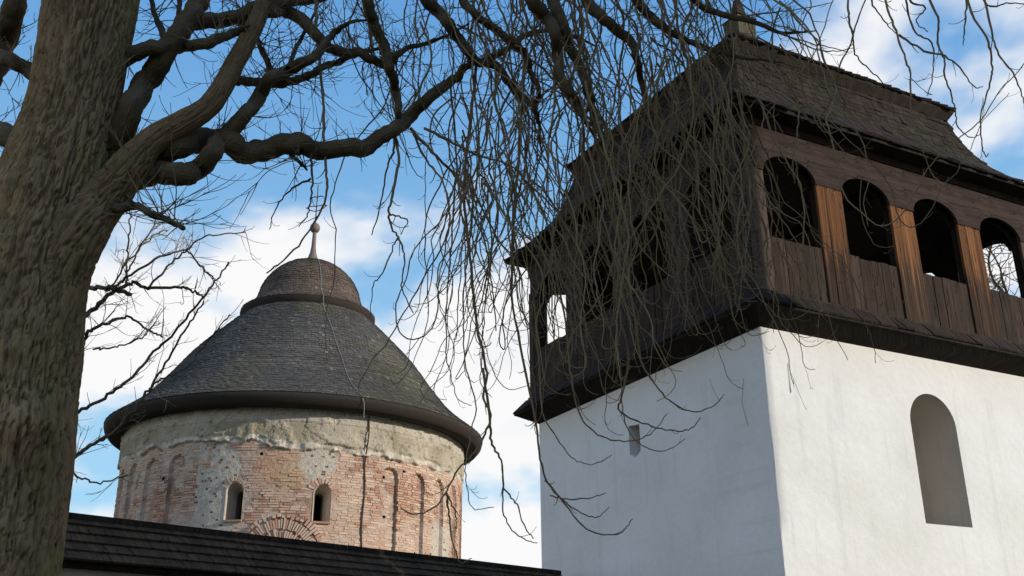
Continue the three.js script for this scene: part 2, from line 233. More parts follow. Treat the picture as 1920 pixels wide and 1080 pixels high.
// roofs: profile of (overhang, height), laid in courses
function roofTier(name, prof, exposure, len, width, thick, single, seed, front) {
  const R = rng(seed), tier = grp(name, tower), pts = prof.map(([o, h]) => V(o, h, 0)), cv = new THREE.CatmullRomCurve3(pts, false, 'centripetal'), L = cv.getLength(), pieces = [];
  const P = (a) => { const t = clamp(a / L), p = cv.getPointAt(t), d = cv.getTangentAt(t); return { o: p.x, h: p.y, no: d.y, nh: -d.x }; };
  const deck = new GB();
  const rot = (v, k) => { const a = k * Math.PI / 2, c = Math.cos(a), s = Math.sin(a); return V(3 + v.x * c + v.z * s, v.y, -3 - v.x * s + v.z * c); };
  for (let k = 0; k < 4; k++) {
    const n = 14; for (let i = 0; i < n; i++) { const a = P(L * i / n), b = P(L * (i + 1) / n), f = (q, s, d) => rot(V(s * (3 + q.o - d), q.h - d * 0.5, 3 + q.o - d), k); deck.quad(f(a, -1, 0.02), f(a, 1, 0.02), f(b, 1, 0.02), f(b, -1, 0.02)); }
    const rows = Math.ceil(L / exposure);
    for (let r = 0; r < rows; r++) {
      const a0 = r * exposure - 0.02; let s = -(3 + P(a0).o) - 0.02 - R() * width; const end = 3 + P(a0).o + 0.015; 
      while (s < end) {
        const w = width * (0.65 + 0.7 * R()), j = (R() - 0.5) * exposure * 0.35, lo = P(a0 + j), hi = P(Math.min(L, a0 + len)), t = thick * (0.7 + 0.6 * R()), lift = R() < 0.06 ? 0.02 * R() : 0;
        const e0 = 3 + lo.o + 0.012, e1 = 3 + hi.o + 0.012, g = 0.003; const x0 = clamp(s + g, -e0, e0), x1 = clamp(s + w - g, -e0, e0), y0 = clamp(s + g, -e1, e1), y1 = clamp(s + w - g, -e1, e1);
        if (x1 - x0 > 0.015) {
          const pt = (x, q, d) => rot(V(x, q.h + q.nh * d, 3 + q.o + q.no * d), k);
          const ext = a0 + j < 0 ? (a0 + j) : 0; // first row hangs over the edge
          const lw = { ...lo, o: lo.o - ext * 0.7, h: lo.h + ext * 0.7 };
          const q = [pt(y0, hi, 0), pt(y1, hi, 0), pt(x1, lw, 0.012 + lift), pt(x0, lw, 0.012 + lift), pt(y0, hi, 0.008), pt(y1, hi, 0.008), pt(x1, lw, 0.014 + t + lift), pt(x0, lw, 0.014 + t + lift)];
          const nz = fbm(s * 0.9 + k * 9, a0 * 1.3, seed, 3), b = (0.55 + 0.75 * R()) * (0.75 + 0.5 * nz); const moss = sstep(0.55, 0.7, fbm(s * 1.4 + 31, a0 * 1.7, seed + k, 3));
          const c = mix3([0.034 * b, 0.024 * b, 0.019 * b], [0.03 * b, 0.026 * b, 0.015 * b], moss * 0.7);
          pieces.push({ q, c, m: Math.floor(R() * 4), uv: [R(), R()], size: (k === 0 ? 2 : k === 3 ? 1 : 0) * front + (k === 0 || k === 3 ? w * (1 - r / rows) : 0) });
        }
        s += w;
      }
    }
  }
  mesh('deck', deck.geo(), M.blackWood, tier);
  emit(pieces, tier, 'shingle', single, M.shingle, M.shingleV, 'shingles');
  return { tier, P, L, rot };
}
const lowT = roofTier('lower_roof', [[0.44, 9.47], [0.22, 9.64], [0.03, 9.81], [-0.12, 9.98], [-0.28, 10.2], [-0.43, 10.51], [-0.55, 10.89], [-0.61, 11.16]], 0.12, 0.34, 0.13, 0.018, 300, 21, 1);
{ // eave boards under the lower roof
  for (let k = 0; k < 4; k++) { const gb = new GB(); gb.quad(V(-3.1, 9.40, 3.1), V(3.1, 9.40, 3.1), V(3.42, 9.42, 3.42), V(-3.42, 9.42, 3.42)); gb.quad(V(-3.42, 9.42, 3.42), V(3.42, 9.42, 3.42), V(3.43, 9.47, 3.43), V(-3.43, 9.47, 3.43)); sideMesh('eave_soffit', gb, M.blackWood, k, lowT.tier);
  }
}
const upT = roofTier('upper_roof', [[-0.47, 11.31], [-0.8, 11.62], [-1.3, 12.08], [-2.0, 12.71], [-2.6, 13.25], [-2.82, 13.45]], 0.13, 0.36, 0.13, 0.022, 120, 22, 1);
{
  for (let k = 0; k < 4; k++) { let gb = new GB(); gb.quad(V(-2.4, 11.10, 2.40), V(2.4, 11.10, 2.40), V(2.51, 11.27, 2.51), V(-2.51, 11.27, 2.51)); gb.quad(V(-2.51, 11.27, 2.51), V(2.51, 11.27, 2.51), V(2.53, 11.32, 2.53), V(-2.53, 11.32, 2.53)); sideMesh('eave_soffit', gb, M.darkWood, k, upT.tier); }
  // hip rolls: uneven shingle caps along the four hips
  const R = rng(5);
  for (let k = 0; k < 4; k++) for (const [T, n] of [[upT, 26], [lowT, 15]]) for (let i = 0; i < n; i++) { const a = T.P(T.L * i / n), b = T.P(T.L * Math.min(1, (i + 1.5) / n)), w = 0.07 + 0.04 * R(), d0 = 0.03 + 0.05 * R(); const f = (q, dx, dz, d) => T.rot(V(3 + q.o + dx + d * 0.3, q.h + d, 3 + q.o + dz + d * 0.3), k); const gb = new GB();
    gb.hexa([f(b, -w, 0, -0.01), f(b, 0.01, 0.01, 0), f(a, 0.01, 0.01, 0), f(a, -w, 0, -0.01), f(b, -w, 0, 0.02), f(b, 0.01, 0.01, 0.03), f(a, 0.01, 0.01, d0), f(a, -w, 0, d0 * 0.6)].map((v) => v), [1, 1, 1], [R(), R()]); mesh('hip_shingle', gb.geo(), M.shingle[Math.floor(R() * 4)], T.tier); }
}
{ // boarded finial on the peak
  const fin = grp('finial', tower); let gb = new GB();
  const fr = (h0, w0, h1, w1) => { const q = []; for (const [h, w] of [[h0, w0], [h1, w1]]) q.push(V(3 - w, h, -3 - w), V(3 + w, h, -3 - w), V(3 + w, h, -3 + w), V(3 - w, h, -3 + w)); return q; };
  gb.hexa(fr(13.2, 0.25, 13.55, 0.23)); mesh('base_block', gb.geo(), M.darkWood, fin);
  gb = new GB(); gb.hexa(fr(13.55, 0.205, 13.98, 0.225)); mesh('box', gb.geo(), wood([0.13, 0.12, 0.075]), fin);
  gb = new GB(); gb.hexa(fr(13.98, 0.25, 14.06, 0.17)); gb.hexa(fr(14.06, 0.12, 14.5, 0.05)); mesh('cap', gb.geo(), M.darkWood, fin);
}

// ================================================================ the rotunda
const ROT_AZ = THREE.MathUtils.degToRad(-11.92), ROT_D = 32.1;
const rot = grp('rotunda_church'); rot.position.set(Math.sin(ROT_AZ) * ROT_D, 0, -Math.cos(ROT_AZ) * ROT_D); rot.rotation.set(0, -ROT_AZ, THREE.MathUtils.degToRad(-0.55), 'YXZ');
tag(rot, 'round old brick church with dark conical shingle roof, small dome cap and spire', 'church');
const deg = Math.PI / 180;
const cyl = (th, h, r) => V(Math.sin(th) * r, h, Math.cos(th) * r);
const niches = [-71, -59.8, -48.4, -37.3, 29.1, 40.5, 51.7, 63.2, 75, -82.5].map((a) => ({ a: a * deg, w: 0.27, top: a < 0 ? 7.52 : 7.33 }));
const windows = [{ a: -17.3 * deg, b: 5.78, top: 6.72 }, { a: 7.9 * deg, b: 5.78, top: 6.72 }];
const WW = 0.215, SW = 0.105;
function inNiche(th, h) { for (const n of niches) { const x = Math.abs(th - n.a) * 5; if (x < n.w) { const s = n.top - n.w; if (h < s || (h - s) ** 2 + x * x < n.w * n.w) return true; } } return false; }
const putlogs = [[27.6, 7.09], [28.3, 6.05], [41.2, 5.2], [-42.5, 6.95], [-10.5, 7.45], [34.5, 7.3]].map(([a, h]) => [a * deg, h]);
function inWindow(th, h, g = 0) { for (const [a, b] of putlogs) if (Math.hypot((th - a) * 5, h - b) < 0.045 + g * 0.7) return true;  for (const w of windows) { const x = Math.abs(th - w.a) * 5, W = WW + g, s = w.top - WW; if (x < W && h > w.b - g && (h < s || (h - s) ** 2 + x * x < W * W)) return true; } return false; }
const bandLow = (th) => 7.93 - 0.20 * sstep(-0.5, 0.4, th) + 0.24 * (fbm(th * 13, 1, 4, 5) - 0.5);
const ridgeLow = (th) => bandLow(th) - 0.15 - 0.26 * (fbm(th * 17, 7, 2, 5) - 0.5);
// coverings of the wall: lime wash, plaster remains, bare brick; all with ragged outlines
function cover(th, h) {
  const x = th * 5, n1 = fbm(x * 0.9 + 3, h * 0.9, 1.5, 5), n2 = fbm(x * 3.1, h * 3.1 + 8, 4.4, 4);
  let plast = 0;
  const d = Math.hypot((th / deg + 21.5) / 7.5, (h - 6.4) / 1.25); plast = Math.max(plast, sstep(1.15, 0.85, d + (n2 - 0.5) * 0.7)); // patch round the left window
  plast = Math.max(plast, sstep(0.16, 0.1, Math.abs(th / deg + 28.4) * 0.0873 + (n2 - 0.5) * 0.12)); // pale strip
  const e = Math.hypot((th / deg - 6) / 6, (h - 7.25) / 0.42); plast = Math.max(plast, sstep(1.1, 0.8, e + (n2 - 0.5) * 0.8));
  const lowR = sstep(44, 50, th / deg) * sstep(66, 60, th / deg) * sstep(6.3, 6.0, h + (n2 - 0.5) * 0.4); plast = Math.max(plast, lowR * 0.9);
  const ochre = sstep(1.1, 0.7, Math.hypot((th / deg + 4.5) / 8, (h - 7.1) / 0.62) + (n2 - 0.5) * 0.6);
  const wash = sstep(0.36, 0.57, n1 * 0.55 + n2 * 0.45);
  return { plast, ochre, wash, n1, n2 };
}
{
  const wall = new GB(), T0 = -118, T1 = 118, NT = 800, H0 = -0.3, H1 = 8.80; const hs = []; for (let h = H0; h < 4.6; h += 0.35) hs.push(h); for (let h = 4.6; h < H1; h += 0.026) hs.push(h);
  const idx = []; const radius = (th, h) => { let r = 4.988 + 0.016 * (fbm(th * 30, h * 6, 3, 3) - 0.5); const b = bandLow(th), rl = ridgeLow(th);
    if (h > b) r = 5.012 + 0.03 * sstep(0.50, 0.53, fbm(th * 11, h * 2.6, 9, 5)) + 0.02 * sstep(0.55, 0.57, fbm(th * 25 + 3, h * 5, 4, 4)) + (h > 8.3 + 0.05 * (fbm(th * 12, 3, 3, 3) - 0.5) ? 0.022 : 0) + 0.008 * (fbm(th * 60, h * 14, 2, 2) - 0.5);
    else if (h > rl) r = 5.005 + 0.07 * sstep(0.40, 0.6, fbm(th * 16, h * 4, 5, 4)) + 0.02 * (fbm(th * 50, h * 11, 5, 3) - 0.5);
    else if (inNiche(th, h)) r -= 0.09; 
    return r; };
  const color = (th, h) => { const b = bandLow(th), rl = ridgeLow(th), c = cover(th, h), sp = fbm(th * 110, h * 22, 6, 3);
    if (h > b) { const patch = fbm(th * 7 + 4, h * 1.4, 2, 4), top = sstep(8.22, 8.32, h + 0.1 * (c.n2 - 0.5)); let col = mix3([0.33, 0.285, 0.20], [0.42, 0.36, 0.275], sstep(0.42, 0.6, patch)); col = mix3(col, [0.48, 0.42, 0.34], top * 0.8); const pit = sp > 0.72 ? 0.55 : 1; return col.map((v) => v * pit * (0.82 + 0.36 * c.n2)); }
    if (h > rl) return mix3([0.40, 0.34, 0.26], [0.58, 0.51, 0.41], sstep(0.38, 0.58, fbm(th * 20, h * 4, 12, 4))).map((v) => v * (0.75 + 0.5 * sp));
    let col = mix3([0.25, 0.165, 0.12], [0.50, 0.385, 0.30], c.wash); col = mix3(col, [0.47, 0.32, 0.19], c.ochre * 0.7); col = mix3(col, [0.50, 0.44, 0.36], c.plast);
    const red = sstep(0.56, 0.68, fbm(th * 6 + 9, h * 1.3 + 4, 7, 4)); col = mix3(col, [0.48, 0.27, 0.19], red * 0.55 * (1 - c.plast));
    return col.map((v) => v * (0.78 + 0.44 * sp)); };
  for (const h of hs) { const row = []; for (let i = 0; i <= NT; i++) { const th = lerp(T0, T1, i / NT) * deg; const p = cyl(th, h, radius(th, h)); row.push(wall.vert(p, V(Math.sin(th), 0, Math.cos(th)), th * 5, h, color(th, h))); } idx.push(row); }
  for (let j = 0; j < hs.length - 1; j++) for (let i = 0; i < NT; i++) { const th = lerp(T0, T1, (i + 0.5) / NT) * deg, h = (hs[j] + hs[j + 1]) / 2; if (inWindow(th, h)) continue; wall.i.push(idx[j][i], idx[j][i + 1], idx[j + 1][i + 1], idx[j][i], idx[j + 1][i + 1], idx[j + 1][i]); }
  // back of the drum
  for (let i = 0; i < 40; i++) { const a = lerp(T1, 360 + T0, i / 40) * deg, b = lerp(T1, 360 + T0, (i + 1) / 40) * deg; wall.quad(cyl(a, H0, 4.99), cyl(b, H0, 4.99), cyl(b, H1, 4.99), cyl(a, H1, 4.99), [0.45, 0.33, 0.25]); }
  const g = wall.geo(); g.computeVertexNormals();
  const w = mesh('wall', g, M.wallV, rot);
  // bricks in courses
  const R = rng(77), pieces = [], CH = 0.066;
  const brick = (th0, th1, h0, h1, r0, r1, c, m, size) => { const j = () => (R() - 0.5) * 0.008; const f = (th, h, r) => cyl(th + j() / 5, h + j(), r + j() * 0.5); pieces.push({ q: [f(th0, h0, r0), f(th1, h0, r0), f(th1, h0, r1), f(th0, h0, r1), f(th0, h1, r0), f(th1, h1, r0), f(th1, h1, r1), f(th0, h1, r1)], c, m, size, uv: [R() * 3, R() * 3] }); };
  const pal = [[0.47, 0.255, 0.16], [0.53, 0.33, 0.21], [0.38, 0.195, 0.13], [0.57, 0.41, 0.29], [0.50, 0.29, 0.18]];
  let course = 0;
  for (let h = 4.7; h < 7.9; h += CH, course++) {
    let x = -8.1 + R() * 0.2; while (x < 8.1) {
      const L = R() < 0.6 ? 0.245 : 0.12, hm = h + CH / 2; let th0 = x / 5, th1 = (x + L) / 5; { const A = inNiche(th0, hm), Bn = inNiche(th1, hm); if (A !== Bn) { let lo = th0, hi = th1; for (let q = 0; q < 8; q++) { const m = (lo + hi) / 2; if (inNiche(m, hm) === A) lo = m; else hi = m; } if (A) th0 = hi; else th1 = lo; } } const thm = (th0 + th1) / 2; x += L + 0.017;
      if (hm > ridgeLow(thm) - 0.02 || inWindow(thm, hm, 0.07) || inWindow(th0, hm, 0.04) || inWindow(th1, hm, 0.04)) continue;
      const nz = inNiche(thm, hm); if (th1 - th0 < 0.006) continue;
      const ax = thm * 5 + 0.25, ay = hm - 4.85, ar = Math.hypot(ax, ay * 1.0); if (ar < 1.12 && ay > 0) continue; // the relieving arch
      const c = cover(thm, hm); if (R() < 0.06) continue;
      const base = nz ? 4.898 : 4.988; let m = Math.floor(R() * 5), col = pal[m].slice(), proud = 0.010 + 0.012 * R();
      if (c.plast > 0.5) { if (R() < 0.5) continue; th0 += R() * 0.02; th1 = Math.min(th1, th0 + (0.03 + 0.07 * R()) / 5); if (th1 - th0 < 0.004) continue; proud = 0.004; col = R() < 0.5 ? [0.17, 0.10, 0.075] : [0.45, 0.36, 0.29]; m = 2; }
      else if (c.wash > 0.45) { const t = 0.6 + 0.4 * R() * c.wash; col = mix3(col, [0.585, 0.43, 0.32], t); proud *= 0.7; if (R() < 0.3) continue; }
      if (c.ochre > 0.5) { if (R() < 0.45) continue; col = mix3(col, [0.46, 0.31, 0.18], 0.6); }
      const b = 0.86 + 0.28 * R(); col = col.map((v) => v * b);
      const bare = c.plast < 0.2 && c.wash < 0.45 && c.ochre < 0.3;
      brick(th0, th1, h + 0.008, h + CH - 0.008, base - 0.06, base + proud, col, m, (bare ? 1 : 0) * L * Math.cos(thm) * (hm > 5.15 ? 1 : 0));
    }
  }
  // relieving arch: bricks on edge in a ragged fan, kept as pieces of their own
  const fan = (r0, r1, a0, a1, n, proud, cx, cy) => { for (let i = 0; i < n; i++) { if (R() < 0.07) continue; const a = lerp(a0, a1, (i + 0.5) / n) * deg, da = (a1 - a0) / n * deg * 0.36, rr0 = r0 + (R() - 0.5) * 0.05, rr1 = r1 + (R() - 0.5) * 0.07; const f = (a, r, d) => { const xx = cx + Math.cos(a) * r, yy = cy + Math.sin(a) * r; return cyl(xx / 5, yy, d); }; const p = 4.985 + proud * (0.5 + R()), b = 4.93; const m = Math.floor(R() * 5);
    pieces.push({ q: [f(a - da, rr0, b), f(a + da, rr0, b), f(a + da, rr0, p), f(a - da, rr0, p), f(a - da, rr1, b), f(a + da, rr1, b), f(a + da, rr1, p), f(a - da, rr1, p)], c: pal[m], m: R() < 0.6 ? 3 : m, size: 5, uv: [R(), R()] }); } };
  fan(0.42, 0.68, 168, 12, 26, 0.045, -0.25, 4.85); fan(0.71, 0.95, 160, 8, 34, 0.055, -0.25, 4.85); fan(0.99, 1.07, 150, 60, 14, 0.08, -0.25, 4.85); fan(0.98, 1.14, 58, 16, 9, 0.07, -0.25, 4.85);
  // brick heads of the windows
  for (const wd of windows) fan(WW + 0.01, WW + 0.15, 165, 15, 9, 0.03, wd.a * 5, wd.top - WW);
  emit(pieces, w, 'brick', 300, M.bricks, M.brickV, 'bricks');
  // deep splayed windows
  for (const wd of windows) {
    const out = [], inn = [], N = 14; const s = wd.top - WW, si = wd.top - 0.16 - SW; out.push([-WW, wd.b]); inn.push([-SW, wd.b + 0.03]); for (let i = 0; i <= N; i++) { const a = Math.PI * (1 - i / N); out.push([Math.cos(a) * WW, s + Math.sin(a) * WW]); inn.push([Math.cos(a) * SW, si + Math.sin(a) * SW]); } out.push([WW, wd.b]); inn.push([SW, wd.b + 0.03]);
    const gb = new GB(), f = ([x, h], r, g = 1) => cyl(wd.a, 0, r).add(V(Math.cos(wd.a) * x * g, h, -Math.sin(wd.a) * x * g)); const n = out.length;
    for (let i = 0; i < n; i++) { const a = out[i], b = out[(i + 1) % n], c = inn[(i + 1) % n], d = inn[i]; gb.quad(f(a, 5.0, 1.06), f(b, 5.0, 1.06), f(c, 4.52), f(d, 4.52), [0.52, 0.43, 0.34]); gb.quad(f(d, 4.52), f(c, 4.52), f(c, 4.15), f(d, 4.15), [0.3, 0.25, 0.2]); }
    const win = mesh('window', gb.geo(), M.wallV, rot);
    const sl = new GB(); const q = []; for (const h of [wd.b - 0.05, wd.b]) for (const [x, r] of [[-0.24, 4.7], [0.24, 4.7], [0.24, 5.04], [-0.24, 5.04]]) q.push(f([x, h], r)); sl.hexa(q); mesh('sill', sl.geo(), M.bricks[2], win);
  }
}
// surfaces of revolution covered with shingles
function roundRoof(name, prof, exposure, len, width, thick, seed, tint) {
  const R = rng(seed), tier = grp(name, rot), cv = new THREE.CatmullRomCurve3(prof.map(([r, h]) => V(r, h, 0)), false, 'centripetal'), L = cv.getLength(), gb = new GB();
  const P = (a) => { const t = clamp(a / L), p = cv.getPointAt(t), d = cv.getTangentAt(t); return { r: p.x, h: p.y, nr: d.y, nh: -d.x }; };
  const rows = Math.ceil(L / exposure);
  for (let k = 0; k < rows; k++) {
    const a0 = k * exposure, lo0 = P(a0), n = Math.max(8, Math.round(2 * Math.PI * lo0.r / width)), off = R(), wav = 0.012;
    const rowB = 0.86 + 0.28 * R();
    for (let i = 0; i < n; i++) {
      const g = 0.03, t0 = (i + off + g + (R() - 0.5) * 0.2) / n * 2 * Math.PI, t1 = (i + 1 + off - g) / n * 2 * Math.PI, tm = (t0 + t1) / 2; const lo = P(a0 + (R() - 0.5) * exposure * 0.25 + wav * Math.sin(tm * 7 + k)), hi = P(Math.min(L, a0 + len)), t = thick * (0.6 + 0.8 * R());
      const f = (th, q, d) => cyl(th, q.h + q.nh * d, Math.max(0.01, q.r + q.nr * d));
      const nz = fbm(Math.sin(tm) * 4 + 9, lo.h * 0.8, Math.cos(tm) * 4, 4), b = (0.82 + 0.36 * R()) * (0.6 + 0.8 * nz) * rowB; const moss = sstep(0.5, 0.66, fbm(Math.sin(tm) * 3 + 2, lo.h * 1.2 + 5, Math.cos(tm) * 3, 4));
      const c = mix3(tint.map((v) => v * b), [0.092 * b, 0.082 * b, 0.05 * b], moss * 0.6), e = R() < 0.02 ? 1.8 : 1;
      const q = [f(t0, hi, 0), f(t1, hi, 0), f(t1, lo, 0.01), f(t0, lo, 0.01), f(t0, hi, 0.006), f(t1, hi, 0.006), f(t1, lo, 0.012 + t), f(t0, lo, 0.012 + t)];
      const cc = c.map((v) => v * e); gb.quad(q[3], q[2], q[6], q[7], cc.map((v) => v * 0.95)); gb.quad(q[7], q[6], q[5], q[4], cc, [R(), R()]); gb.quad(q[2], q[1], q[5], q[6], cc);
    }
  }
  const s = mesh('shingles', gb.geo(), M.shingleV, tier); s.userData.kind = 'stuff';
  const pts = []; for (let i = 0; i <= 40; i++) { const q = P(L * i / 40); pts.push(new THREE.Vector2(Math.max(0.001, q.r - q.nr * 0.01), q.h - q.nh * 0.01)); }
  mesh('deck', new THREE.LatheGeometry(pts, 96), M.blackWood, tier);
  return { tier, P, L };
}
const TINT = [0.085, 0.078, 0.07];
const cone = roundRoof('cone_roof', [[5.59, 8.93], [5.12, 9.28], [4.62, 9.72], [4.1, 10.36], [3.42, 11.28], [2.62, 12.14], [1.84, 12.9], [1.4, 13.3]], 0.10, 0.26, 0.10, 0.02, 31, TINT);
{ // rounded eave and soffit
  const pr = [[4.95, 8.66], [5.2, 8.62], [5.38, 8.62], [5.47, 8.68], [5.57, 8.80], [5.6, 8.92], [5.54, 8.96]].map((p) => new THREE.Vector2(...p)); mesh('eave', new THREE.LatheGeometry(pr, 128), mat([0.045, 0.036, 0.03], { bumpMap: rep(speckBump, 40, 1), bumpScale: 0.01 }), cone.tier);
}
const dome = roundRoof('dome_cap', [[2.10, 12.93], [1.88, 13.09], [1.68, 13.30], [1.60, 13.52], [1.53, 13.78], [1.40, 14.05], [1.13, 14.38], [0.8, 14.63], [0.42, 14.78], [0.1, 14.86]], 0.085, 0.2, 0.09, 0.02, 32, [0.115, 0.085, 0.068]);
{
  const pr = [[1.6, 12.95], [1.8, 12.72], [1.97, 12.66], [2.08, 12.72], [2.12, 12.90], [2.08, 12.96]].map((p) => new THREE.Vector2(...p)); mesh('eave', new THREE.LatheGeometry(pr, 96), mat([0.04, 0.031, 0.026]), dome.tier);
  const sp = grp('spire', rot);
  const prf = [[0.22, 14.86], [0.17, 14.98], [0.105, 15.18], [0.075, 15.4], [0.068, 15.62], [0.06, 15.85], [0.075, 15.93], [0.02, 15.96]].map((p) => new THREE.Vector2(...p)); mesh('shaft', new THREE.LatheGeometry(prf, 32), M.tin, sp);
  const bg = new THREE.SphereGeometry(0.165, 32, 20); bg.scale(1, 1.12, 1); bg.translate(0, 16.08, 0); mesh('ball', bg, M.tin, sp);
  const cr = grp('cross', sp); const rod = new THREE.CylinderGeometry(0.016, 0.022, 1.45, 8); rod.translate(0, 16.95, 0); mesh('rod', rod, M.iron, cr);
  // arms stand edge-on to the path: short bars with curled ends
  for (const [y, l] of [[16.88, 0.34], [17.22, 0.2]]) { const gb = new GB(); gb.tube(curve([V(-l, y - 0.03, -l * 0.5), V(-l * 0.6, y + 0.02, -l * 0.3), V(0, y, 0), V(l * 0.6, y + 0.02, l * 0.3), V(l, y - 0.03, l * 0.5)], 14), Array(15).fill(0.018), 6); mesh('arm', gb.geo(), M.iron, cr); }
  { const gb = new GB(); gb.tube(curve([V(-0.3, 16.84, -0.15), V(-0.16, 16.74, -0.08), V(0, 16.7, 0), V(0.16, 16.74, 0.08), V(0.3, 16.84, 0.15)], 14), Array(15).fill(0.016), 6); mesh('crescent', gb.geo(), M.iron, cr); }
  // lightning wire down the roof, and the cable on the wall
  const wp = []; const RR = rng(8); const add = (T, f, th) => { const q = T.P(T.L * f); wp.push(cyl((th + (RR() - 0.5) * 0.5) * deg, q.h + q.nh * 0.04, q.r + q.nr * 0.04)); };
  for (let i = 9; i >= 0; i--) add(dome, i / 10, 10 + (9 - i) * 0.1); for (let i = 9; i >= 0; i--) add(cone, i / 11, 11 + (9 - i) * 0.55); wp.push(cyl(16.5 * deg, 8.78, 5.60), cyl(16.7 * deg, 8.4, 5.58));
  let gb = new GB(); gb.tube(curve(wp, 90), Array(91).fill(0.009), 5, [1, 1, 1]); mesh('lightning_wire', gb.geo(), M.wire, rot);
  gb = new GB(); const cp = []; for (let i = 0; i <= 20; i++) cp.push(cyl((20.4 + 0.25 * Math.sin(i * 1.7)) * deg, 8.6 - i * 0.43, 5.018 + 0.006 * Math.sin(i * 2.3) + (8.6 - i * 0.43 > 7.4 ? 0.07 : 0))); gb.tube(curve(cp, 60), Array(61).fill(0.02), 6); mesh('cable', gb.geo(), mat([0.10, 0.06, 0.045]), rot);
}

// ================================================================ the roofed enclosure wall
{
  const A = V(-6.2, 0, -10.1), B = at(1047, 1078, 17.6); const dir = V(B.x + 4.93, 0, B.z + 11.44).normalize(); A.set(-4.93, 0, -11.44).addScaledVector(dir, -5.5); const L = V(B.x - A.x, 0, B.z - A.z).length();
  const wl = grp('enclosure_wall'); wl.position.copy(A); wl.rotation.y = Math.atan2(-dir.z, dir.x); tag(wl, 'low wall under a dark boarded ridge roof in front of the round church', 'wall');
  const RH = 3.47, EH = 2.97, OV = 0.52, R = rng(41); // local x along, +z to the camera
  let gb = new GB(); gb.box(0, L - 0.2, -0.2, 2.98, -0.32, 0.32); mesh('wall', gb.geo(), mat([0.62, 0.52, 0.46], { map: rep(plasterCol, 0.4, 0.4), bumpMap: rep(plasterBump, 0.5, 0.5), bumpScale: 0.02 }), wl);
  gb = new GB(); gb.box(0, L - 0.1, 2.90, 2.96, -0.47, 0.47); mesh('eave_board', gb.geo(), M.blackWood, wl);
  const roof = grp('roof', wl); gb = new GB(); for (const s of [1, -1]) gb.quad(...(s > 0 ? [V(0, EH, OV), V(L, EH, OV), V(L, RH - 0.03, 0), V(0, RH - 0.03, 0)] : [V(L, EH, -OV), V(0, EH, -OV), V(0, RH - 0.03, 0), V(L, RH - 0.03, 0)])); gb.quad(V(L, EH, OV), V(L, EH, -OV), V(L, RH - 0.03, 0), V(L, RH - 0.03, 0)); mesh('deck', gb.geo(), M.blackWood, roof);
  const N = 5; for (const s of [1, -1]) for (let k = 0; k < N; k++) { let x = -R() * 2; while (x < L) { const l = 1.6 + R() * 1.8, x0 = Math.max(0, x + 0.004), x1 = Math.min(L, x + l - 0.004); x += l; if (x1 - x0 < 0.05) continue; const t0 = k / N, t1 = Math.min(1, (k + 1.25) / N), f = (t, d, xx) => V(xx, lerp(EH - 0.02, RH, t) + d * 0.7, s * (lerp(OV + 0.02, 0, t) + d * 0.7)); const th = 0.026 + R() * 0.008, j = (R() - 0.5) * 0.01; const g = new GB();
    const q = [f(t1, 0.0, x0), f(t1, 0.0, x1), f(t0 + j, 0.012, x1), f(t0 + j, 0.012, x0), f(t1, 0.012, x0), f(t1, 0.012, x1), f(t0 + j, 0.012 + th, x1), f(t0 + j, 0.012 + th, x0)]; if (s < 0) { [q[0], q[1]] = [q[1], q[0]]; [q[2], q[3]] = [q[3], q[2]]; [q[4], q[5]] = [q[5], q[4]]; [q[6], q[7]] = [q[7], q[6]]; } g.hexa(q, [1, 1, 1], [R(), R()]); mesh('roof_board', g.geo(), M.roofBoards[Math.floor(R() * 3)], roof); } }
  gb = new GB(); gb.box(0, L, RH - 0.02, RH + 0.045, -0.06, 0.06, [1, 1, 1], [0, 0], 0.004, R); mesh('ridge_board', gb.geo(), M.darkWood, roof);
}

// ================================================================ the old tree in the foreground
const tree = grp('old_tree'); tag(tree, 'large bare old tree with thick bark trunk and long hanging twigs', 'tree');
const barkCol = (p, d) => { const a = fbm(p.x * 3 + d.x * 0.8, p.y * 3, p.z * 3 + d.z * 0.8, 4), b = fbm(p.x * 14 + d.x * 3, p.y * 9, p.z * 14 + d.z * 3, 3), m = sstep(0.5, 0.68, fbm(p.x * 2 + d.x + 5, p.y * 1.7, p.z * 2 + d.z, 4)); return mix3([0.295, 0.195, 0.105], [0.26, 0.20, 0.085], m * 0.7).map((v) => v * (0.55 + 0.5 * a + 0.45 * b)); };
const limbCol = (p, d) => { const a = fbm(p.x * 5 + d.x, p.y * 5 + d.y, p.z * 5 + d.z, 3); return [0.115 * (0.4 + 1.2 * a), 0.083 * (0.4 + 1.2 * a), 0.05 * (0.4 + 1.2 * a)]; };
